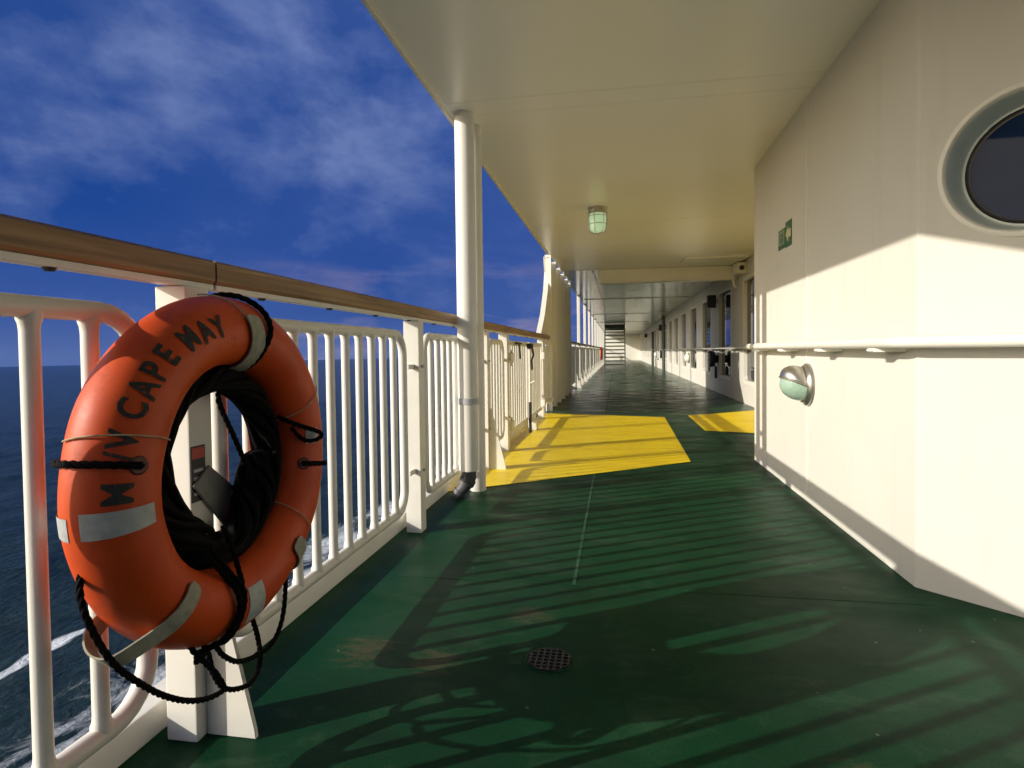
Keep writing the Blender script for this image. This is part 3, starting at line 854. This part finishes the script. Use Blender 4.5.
# stairs far away
stn = empty('ladder_stairs', (-.1, 31.3, 0), 'dark open tread stairs climbing to the upper deck far ahead', 'stairs')
nst = 11
for x in (-.62, .40):
    b = MB(); b.prism([(30.95, .002), (31.15, .002), (33.05, 2.2), (33.05, 2.33), (32.9, 2.33)], 0, x - .02, x + .02); b.build('stringer', 'stair_dark', stn, smooth=False)
    b = MB(); b.tube([(x, 30.9, .0), (x, 30.9, .95), (x, 32.3, 2.32)], .025, 8); b.build('hand_rail', 'stair_dark', stn)
for i in range(nst):
    z = .19 + .19 * i; y = 31.06 + (z / 2.33) * 1.95
    b = MB(); b.box(-.598, .378, y - .11, y + .11, z - .045, z + .02); b.build('tread', 'stair_dark', stn, smooth=False)
b = MB(); b.box(-.65, .43, 33.08, 33.3, 2.0, 2.328, .01); b.build('landing_edge', 'stair_dark', stn)

# ------------------------------------------------------------------ life ring
def ring_frame(C, RM, RT):
    C = Vector(C)
    def S(th, ph, off=0.):
        th, ph = R(th), R(ph)
        rho = RM + (RT + off) * math.sin(ph)
        return C + Vector(((RT + off) * math.cos(ph), rho * math.cos(th), rho * math.sin(th)))
    def Nn(th, ph):
        th, ph = R(th), R(ph)
        return Vector((math.cos(ph), math.sin(ph) * math.cos(th), math.sin(ph) * math.sin(th)))
    def Tn(th):
        th = R(th); return Vector((0, -math.sin(th), math.cos(th)))
    return S, Nn, Tn
def torus(b, C, RM, RT, n=96, m=32, nz=0.):
    S, Nn, Tn = ring_frame(C, RM, RT)
    V = []
    for i in range(n):
        row = []
        for j in range(m):
            th, ph = 360 * i / n, 360 * j / m
            p = S(th, ph)
            if nz: p = p + Nn(th, ph) * nz * noise.noise(p * 9)
            row.append(b.bm.verts.new(p))
        V.append(row)
    for i in range(n):
        for j in range(m):
            b.bm.faces.new((V[i][j], V[(i + 1) % n][j], V[(i + 1) % n][(j + 1) % m], V[i][(j + 1) % m]))
RC, RM, RT = (-.884, 1.222, .651), .304, .077
S, Nn, Tn = ring_frame(RC, RM, RT)
lr = empty('life_ring', (RC[0], RC[1], RC[2] - .38), 'orange ring lifebuoy lettered M/V CAPE MAY hung below the teak handrail', 'life ring', 'orange life rings')
b = MB(); torus(b, RC, RM, RT, 128, 40, .002)
ringbody = b.build('ring_body', 'orange', lr)
# letters
dg = None
def glyph(ch, size=.046):
    cu = bpy.data.curves.new('lettering', 'FONT'); cu.body = ch; cu.size = size / .72; cu.offset = .0016; cu.align_x = 'CENTER'; cu.resolution_u = 3
    o = bpy.data.objects.new('lettering', cu); COL.objects.link(o)
    bpy.context.view_layer.update()
    me = bpy.data.meshes.new_from_object(o.evaluated_get(bpy.context.evaluated_depsgraph_get()))
    bpy.data.objects.remove(o); bpy.data.curves.remove(cu)
    return me
LET = [('M', 177, 41), ('/', 167.0, 42), ('V', 162.4, 42), ('C', 153.5, 41), ('A', 146.6, 38), ('P', 140.2, 36), ('E', 133.4, 34), ('M', 123.2, 27), ('A', 115.6, 21), ('Y', 108.6, 16)]
for ch, th0, ph0 in LET:
    b = MB(); me = glyph(ch)
    t = bmesh.new(); t.from_mesh(me); bpy.data.meshes.remove(me)
    xs = [v.co.x for v in t.verts]; mid = (min(xs) + max(xs)) / 2
    bmesh.ops.triangulate(t, faces=t.faces[:])
    for _ in range(2):
        bmesh.ops.subdivide_edges(t, edges=[e for e in t.edges if e.calc_length() > .010], cuts=1)
        bmesh.ops.triangulate(t, faces=t.faces[:])
    mp = {}
    rho = RM + RT * math.sin(R(ph0))
    for v in t.verts:
        x = (v.co.x - mid) * .80; y = v.co.y - .023
        th = th0 - math.degrees(x / rho); ph = ph0 + math.degrees(y / RT)
        mp[v.index] = b.bm.verts.new(S(th, ph, .0026))
    t.verts.ensure_lookup_table()
    for f in t.faces:
        try: b.bm.faces.new([mp[v.index] for v in f.verts])
        except ValueError: pass
    t.free()
    b.build('letter', 'letter', lr, fix=False)
# patches of reflective tape
def patch(th0, th1, ph0, ph1, mat='tape', name='reflective_tape', off=.0022, skew=0.):
    b = MB(); n, m = 12, 16
    V = [[b.bm.verts.new(S(th0 + (th1 - th0) * i / n + skew * j / m, ph0 + (ph1 - ph0) * j / m, off)) for j in range(m + 1)] for i in range(n + 1)]
    for i in range(n):
        for j in range(m): b.bm.faces.new((V[i][j], V[i + 1][j], V[i + 1][j + 1], V[i][j + 1]))
    return b.build(name, mat, lr)
patch(181.5, 188.5, -6, 82); patch(183, 189, 100, 200)
patch(-95, -84, -25, 36); patch(2, 10, -36, -8)
patch(-99, -89, 110, 200)
# webbing straps
def strap(thf, phs, offs, hw=.019):
    b = MB(); path, ws, ns = [], [], []
    for i, (ph, of) in enumerate(zip(phs, offs)):
        th = thf(ph); taper = 1.0
        path.append(S(th, ph, of)); ns.append(Nn(th, ph)); e = min(i, 99)
        taper = (.45, .8, .95)[i] if i < 3 else 1
        ws.append(Tn(th) * hw * taper)
    b.ribbon(path, ws, ns, .0035)
    return b.build('strap', 'strap', lr)
def lerp_list(a, c, n): return [a + (c - a) * i / (n - 1) for i in range(n)]
ph = lerp_list(24, 22, 2) + lerp_list(19, -170, 30)
strap(lambda p: 89 - (24 - p) * .10, ph, [.006] * len(ph), .024)
def loop_strap():
    phs = [-22, -20, -16, -5, 8, 20, 32, 42]
    P_ = [S(-135, p, .004) for p in phs] + [Vector(q) for q in STRAP_PTS]
    sm = [P_[0], P_[1], P_[2]]
    for k in range(2, len(P_) - 1):
        p0, p1, p2, p3 = P_[k - 1], P_[k], P_[k + 1], P_[min(k + 2, len(P_) - 1)]
        for q in (.25, .5, .75, 1.):
            sm.append(.5 * ((2 * p1) + (p2 - p0) * q + (2 * p0 - 5 * p1 + 4 * p2 - p3) * q * q + (3 * p1 - p0 - 3 * p2 + p3) * q ** 3))
    b = MB(); ws, ns = [], []
    tn = Tn(-135)
    for k, q in enumerate(sm):
        dd = (sm[min(k + 1, len(sm) - 1)] - sm[max(k - 1, 0)]).normalized()
        w_ = (tn - dd * tn.dot(dd)).normalized(); nn_ = w_.cross(dd)
        if nn_.dot(Vector((1, 0, 0))) < 0 and k < 6: nn_ = -nn_
        elif k and nn_.dot(ns[-1]) < 0: nn_ = -nn_
        ns.append(nn_); ws.append(w_ * .019 * ((.45, .8, .95)[k] if k < 3 else 1))
    b.ribbon(sm, ws, ns, .0035); b.build('strap', 'strap', lr)
STRAP_PTS = [(-.842, .935, .383), (-.868, .900, .368), (-.898, .896, .370), (-.925, .908, .382), (-.945, .934, .397), (-.952, .965, .408)]
loop_strap()
ph = lerp_list(-16, -14, 2) + lerp_list(-11, 190, 30)
strap(lambda p: -53, ph, [.005] * len(ph), .022)
# black grab line through the ring
def rope(pts, r=.0065, name='grab_line', mat='black_rope', par=lr, turns=True, sm=3):
    P = [Vector(p) for p in pts]
    def cr(p0, p1, p2, p3, t): return .5 * ((2 * p1) + (-p0 + p2) * t + (2 * p0 - 5 * p1 + 4 * p2 - p3) * t * t + (-p0 + 3 * p1 - 3 * p2 + p3) * t ** 3)
    Q = []
    for i in range(len(P) - 1):
        p0, p1, p2, p3 = P[max(0, i - 1)], P[i], P[i + 1], P[min(len(P) - 1, i + 2)]
        n = max(2, int((p2 - p1).length / .006))
        for k in range(n): Q.append(cr(p0, p1, p2, p3, k / n))
    Q.append(P[-1])
    b = MB()
    if turns:
        # three twisted strands
        up = None
        for s in range(3):
            pts2 = []; L = 0.; up = None
            for i, q in enumerate(Q):
                dd = (Q[min(i + 1, len(Q) - 1)] - Q[max(i - 1, 0)]).normalized()
                if up is None: up = dd.orthogonal().normalized()
                up = (up - dd * up.dot(dd)).normalized(); w = dd.cross(up)
                if i: L += (q - Q[i - 1]).length
                a = L / (r * 5.2) * 2 * PI / 1.6 + s * 2 * PI / 3
                pts2.append(q + (up * math.cos(a) + w * math.sin(a)) * r * .52)
            b.tube(pts2, r * .60, 7)
    else:
        b.tube(Q, r, 8)
    return b.build(name, mat, par)
rope([S(169.2, p, .006) for p in (16, 30, 50, 70, 90, 110, 130, 150)])
rope([S(-9.5, p, .006) for p in (-42, -25, 0, 25, 55, 90, 130)])
rope([S(88, 150, .008), S(87, 110, .008), S(84.5, 78, .008), S(80.5, 50, .008), S(78, 25, .008), S(77.5, 0, .008), S(78, -30, .006), S(76, -60, .004), S(72, -90, .004)])
# dimples where the line enters: shallow discs, recess shade put in their dark colour
def knot(th, ph):
    c = S(th, ph, -.004); q = Matrix.Translation(c) @ Nn(th, ph).to_track_quat('Z', 'Y').to_matrix().to_4x4()
    b = MB(); b.lathe([(.017, .004), (.014, .0062), (.009, .006), (.0, .004)], 18, q); return b.build('line_dimple', M_dimple, lr)
M_dimple = simple('dimple_shade_orange', (.10, .014, .004), .5, var=.2, scale=30)
knot(169.2, 18); knot(-9.5, -40)
def P2(x, ypix, z): return (x, ypix, z)
# loop at the right, near (10 deg)
rope([S(24, -78, .012), S(18, -58, .012), S(13, -38, .015), S(9, -20, .018), S(6.5, -12, .022), S(4.5, -20, .02), S(4.5, -38, .016), S(9, -52, .014), S(15, -60, .014)], .0058)
# slack bights of the grab line under the ring, Y and Z in the plane of the ring
def yz(pts, x, r=.0058, **k):
    return rope([(x + dx, y, z) for (y, z, dx) in pts], r, **k)
yz([(.90, .575, -.03), (.855, .50, -.005), (.868, .395, .03), (.92, .321, .04), (.999, .246, .04), (1.081, .194, .04), (1.150, .176, .04), (1.135, .215, .04), (1.098, .262, .04), (1.072, .303, .03), (1.06, .34, .02)], -.885)
yz([(1.165, .53, .04), (1.178, .48, .05), (1.20, .386, .06), (1.23, .314, .055), (1.272, .235, .045), (1.286, .165, .04), (1.243, .138, .04), (1.164, .170, .04), (1.123, .224, .04), (1.109, .284, .035), (1.09, .33, .02)], -.885)
yz([(1.43, .37, .02), (1.405, .311, .04), (1.383, .222, .04), (1.325, .184, .04), (1.218, .204, .04), (1.157, .247, .04), (1.132, .288, .035), (1.11, .34, .02)], -.885)
# doubled fall over the lower face
for dx, dy in ((0, 0), (.006, .012)):
    rope([Vector((-.83 + dx, 1.085 + dy, .50)), S(-109, -52, .010) + Vector((dx, dy, 0)), S(-106, -25, .012) + Vector((dx, dy, 0)), S(-105, 5, .012) + Vector((0, dy, 0)), S(-107, 40, .012) + Vector((dx, dy, 0)),
          S(-110, 70, .012) + Vector((dx, dy, 0)), Vector((-.85, 1.08 + dy, .27))], .0062)
# beige twine lashings (thin)
def lash(th0, th1, p0, p1, off=.010, n=24):
    return rope([S(th0 + (th1 - th0) * i / n, p0 + (p1 - p0) * i / n, off if 0 < i < n else .004) for i in range(n + 1)], .0016, 'twine', 'twine', lr, False)
lash(99, 83, 95, -70, .004); lash(163.5, 158.5, 118, -42, .004); lash(-32, -42, -130, 20, .006); lash(18, 28, -120, 30, .004)
# hank of black heaving line coiled inside the ring (a rope of its own)
hk = empty('heaving_line', (-.9, 1.213, .4), 'hank of black rope coiled round inside the lifebuoy hole', 'rope')
HC = Vector((-.905, 1.222, .648))
b = MB()
for s in range(15):
    pts = []
    a0 = 2 * PI * s / 15; rad = .028 if s % 3 else .017
    rr_ = random.uniform(-.003, .003)
    for i in range(120):
        th = 2 * PI * i / 120
        bul = 1 + .62 * math.exp(-((th - 4.0) / .8) ** 2) + .62 * math.exp(-((th - 5.9) / .6) ** 2) + .06 * math.sin(3 * th + s)
        a = a0 + th * 2.0 + .25 * math.sin(5 * th + s)
        u = rad * bul * math.cos(a) * .9; v = rad * bul * math.sin(a) * 1.1
        rho = .203 - .012 * (bul - 1) / .28 + u + rr_
        pts.append(HC + Vector((v, rho * math.cos(th), rho * math.sin(th))))
    b.tube(pts, .0082, 6, True)
b.build('rope_coil', 'black_rope', hk)
cp, cr_ = [], []
for i in range(72):
    th = 2 * PI * i / 72; bul = 1 + .62 * math.exp(-((th - 4.0) / .8) ** 2) + .62 * math.exp(-((th - 5.9) / .6) ** 2)
    rho = .203 - .012 * (bul - 1) / .28; cp.append(HC + Vector((0, rho * math.cos(th), rho * math.sin(th)))); cr_.append(.0235 * bul)
b = MB(); b.tube(cp, cr_, 12, True); b.build('rope_core', 'black_rope', hk)
rope([HC + Vector((.02, .02, .19)), Vector((-.90, 1.235, .80)), Vector((-.895, 1.285, .70)), Vector((-.89, 1.335, .60)), Vector((-.885, 1.36, .50))], .006, 'loose_end', 'black_rope', hk)
# far life ring on the railing
FC = (-.90, 35.0, .74)
f2 = empty('life_ring', (FC[0], FC[1], .38), 'small distant orange lifebuoy on the far railing by the stairs', 'life ring', 'orange life rings')
b = MB(); torus(b, FC, RM, RT, 40, 14); b.build('ring_body', 'orange', f2)
S3, N3, T3 = ring_frame(FC, RM, RT)
for th in (45, 135, 225, 315):
    b = MB(); b.tube([S3(th, 20 * k, .004) for k in range(18)], .012, 6, True); b.build('strap', 'strap', f2)

# ------------------------------------------------------------------ camera
cam = bpy.data.cameras.new('camera'); co = bpy.data.objects.new('camera', cam); COL.objects.link(co)
F_, HC_ = 600., .9
vp, roll, PY_ = (617, 350.5), -.012, 368.
dv = Vector(((vp[0] - 512) / F_, -(vp[1] - PY_) / F_, 1.)).normalized()
hv = Vector((math.cos(roll), -math.sin(roll), 0.))
up = dv.cross(hv)
if up.y < 0: up = -up
up.normalize(); xv = up.cross(dv)
if xv.x < 0: xv = -xv
xv.normalize()
# rows: world axes in camera coordinates (x right, y up, z forward)
right = Vector((xv.x, dv.x, up.x)); upw = Vector((xv.y, dv.y, up.y)); fwd = Vector((xv.z, dv.z, up.z))
mw = Matrix((right, upw, -fwd)).transposed().to_4x4(); mw.translation = (0, 0, HC_)
co.matrix_world = mw
cam.sensor_width = 36; cam.lens = F_ / 1024 * 36; cam.clip_end = 60000; cam.clip_start = .02; cam.shift_y = -(384. - PY_) / 1024
sc.camera = co

# ------------------------------------------------------------------ light
trav = Vector((1, .60, -.482)).normalized()
elev = math.asin(-trav.z)
sun = bpy.data.lights.new('sun', 'SUN'); so = bpy.data.objects.new('sun', sun); COL.objects.link(so)
so.rotation_euler = trav.to_track_quat('-Z', 'Y').to_euler()
so.location = (-20, -12, 15)
sun.energy = 3.35; sun.angle = R(.5); sun.color = (1., .94, .83)
wd = bpy.data.worlds.new('World'); sc.world = wd; wd.use_nodes = True
t = wd.node_tree
bg = t.nodes['Background']
sky = t.nodes.new('ShaderNodeTexSky'); sky.sky_type = 'NISHITA'; sky.sun_disc = False
sky.sun_elevation = elev; sky.sun_rotation = math.atan2(-trav.x, -trav.y); sky.air_density = 1.0; sky.dust_density = 1.5; sky.ozone_density = 1.5
STR = .15
bg.inputs['Strength'].default_value = STR
SKX = 5.1
tc = t.nodes.new('ShaderNodeTexCoord'); dirv = tc.outputs['Generated']
sep = t.nodes.new('ShaderNodeSeparateXYZ'); t.links.new(dirv, sep.inputs[0])
dot = t.nodes.new('ShaderNodeVectorMath'); dot.operation = 'DOT_PRODUCT'; t.links.new(dirv, dot.inputs[0])
sd = Vector((-trav.x, -trav.y, 0)).normalized(); dot.inputs[1].default_value = sd
# the storm bank covers the half of the sky away from the sun
rm = ramp(t, [(0., 1.), (1., 0.)], 'EASE')
t.links.new(math_n(t, 'DIVIDE', math_n(t, 'SUBTRACT', dot.outputs['Value'], .36), .5, True), rm.inputs[0])
storm = rm.outputs[0]
zc = math_n(t, 'MAXIMUM', sep.outputs[2], 0.)
den = math_n(t, 'ADD', zc, .16)
warpn = t.nodes.new('ShaderNodeTexNoise'); warpn.inputs['Scale'].default_value = 2.2; warpn.inputs['Detail'].default_value = 3; t.links.new(dirv, warpn.inputs['Vector'])
wv = t.nodes.new('ShaderNodeVectorMath'); wv.operation = 'MULTIPLY_ADD'; t.links.new(warpn.outputs['Color'], wv.inputs[0]); wv.inputs[1].default_value = (.16, .16, .10); t.links.new(dirv, wv.inputs[2])
cv = wv.outputs[0]
n1 = noise_n(t, mapping(t, cv, (1, 1, 1.7), (SKX, .3, .2)), 2.1, 5, .48)
n2 = noise_n(t, mapping(t, cv, (1, 1, 1.7), (4.2, .6, SKX)), 7.5, 9, .57)
K = .95 / STR
def kc(*c): return tuple(x * K for x in c)
grad = ramp(t, [(0., kc(.070, .115, .28)), (.06, kc(.028, .068, .235)), (.16, kc(.011, .048, .215)), (.40, kc(.007, .040, .185)), (1., kc(.005, .022, .12))])
t.links.new(zc, grad.inputs[0])
rc = ramp(t, [(.34, 0.), (.52, .5), (.70, 1.)]); t.links.new(n1, rc.inputs[0])
rc2 = ramp(t, [(.36, 0.), (.68, 1.)]); t.links.new(n2, rc2.inputs[0])
soft = math_n(t, 'MULTIPLY', rc.outputs[0], math_n(t, 'ADD', math_n(t, 'MULTIPLY', rc2.outputs[0], .45), .55), True)
c0 = mix_c(t, soft, grad.outputs[0], kc(.042, .082, .265))
# brighter cumulus heads standing in the bank: the cloud noise is raised round a few directions
nsum = math_n(t, 'ADD', n2, math_n(t, 'MULTIPLY', math_n(t, 'SUBTRACT', n1, .5), .35))
for (hx, hy, hz), w_, g_ in (((-.636, .692, .341), .016, .22), ((-.43, .849, .307), 0.0045, .34), ((-.33, .855, .40), .020, .15), ((-.33, .91, .26), .006, .16), ((-.74, .65, .22), .010, .12), ((-.50, .74, .45), .018, .13)):
    hd = t.nodes.new('ShaderNodeVectorMath'); hd.operation = 'DOT_PRODUCT'; t.links.new(dirv, hd.inputs[0]); hd.inputs[1].default_value = Vector((hx, hy, hz)).normalized()
    g1 = math_n(t, 'SUBTRACT', 1., math_n(t, 'DIVIDE', math_n(t, 'SUBTRACT', 1., hd.outputs['Value']), w_), True)
    nsum = math_n(t, 'ADD', nsum, math_n(t, 'MULTIPLY', math_n(t, 'MULTIPLY', g1, g1), g_))
rcl = ramp(t, [(.52, 0.), (.67, .30), (.87, 1.)]); t.links.new(nsum, rcl.inputs[0])
cl_f = rcl.outputs[0]
c1 = mix_c(t, math_n(t, 'MULTIPLY', cl_f, .62), c0, kc(.135, .185, .365))
rw = ramp(t, [(0., (1, 1, 1)), (.18, (0, 0, 0))]); t.links.new(zc, rw.inputs[0])
pk = noise_n(t, mapping(t, dirv, (3, 3, 16), (0, .4, 0)), 1.3, 6, .55)
rpk = ramp(t, [(.50, 0.), (.66, .75)]); t.links.new(pk, rpk.inputs[0])
pd = t.nodes.new('ShaderNodeVectorMath'); pd.operation = 'DOT_PRODUCT'; t.links.new(dirv, pd.inputs[0]); pd.inputs[1].default_value = (-.26, .96, .08)
rpd = ramp(t, [(.92, 0.), (.985, 1.)]); t.links.new(pd.outputs['Value'], rpd.inputs[0])
c1 = mix_c(t, math_n(t, 'MULTIPLY', rpk.outputs[0], math_n(t, 'MULTIPLY', rw.outputs[0], rpd.outputs[0])), c1, kc(.27, .22, .31))
# sun side: bright hazy sky, the Nishita sky with thin cloud in it
warm = mix_c(t, .2, sky.outputs[0], kc(.52, .49, .42))
c2 = mix_c(t, storm, warm, c1)
t.links.new(c2, bg.inputs['Color'])

# ------------------------------------------------------------------ render
vs_ = sc.view_settings
sc.display_settings.display_device = 'sRGB'
vs_.view_transform = 'Standard'; vs_.look = 'None'; vs_.exposure = .54; vs_.gamma = 1; vs_.use_curve_mapping = False
sc.render.engine = 'CYCLES'
cy = sc.cycles
cy.use_denoising = True
try: cy.denoiser = 'OPENIMAGEDENOISE'
except Exception: pass
cy.max_bounces = 9; cy.diffuse_bounces = 6; cy.glossy_bounces = 4; cy.transmission_bounces = 4
cy.caustics_reflective = True; cy.caustics_refractive = False; cy.sample_clamp_indirect = 6; cy.blur_glossy = .5
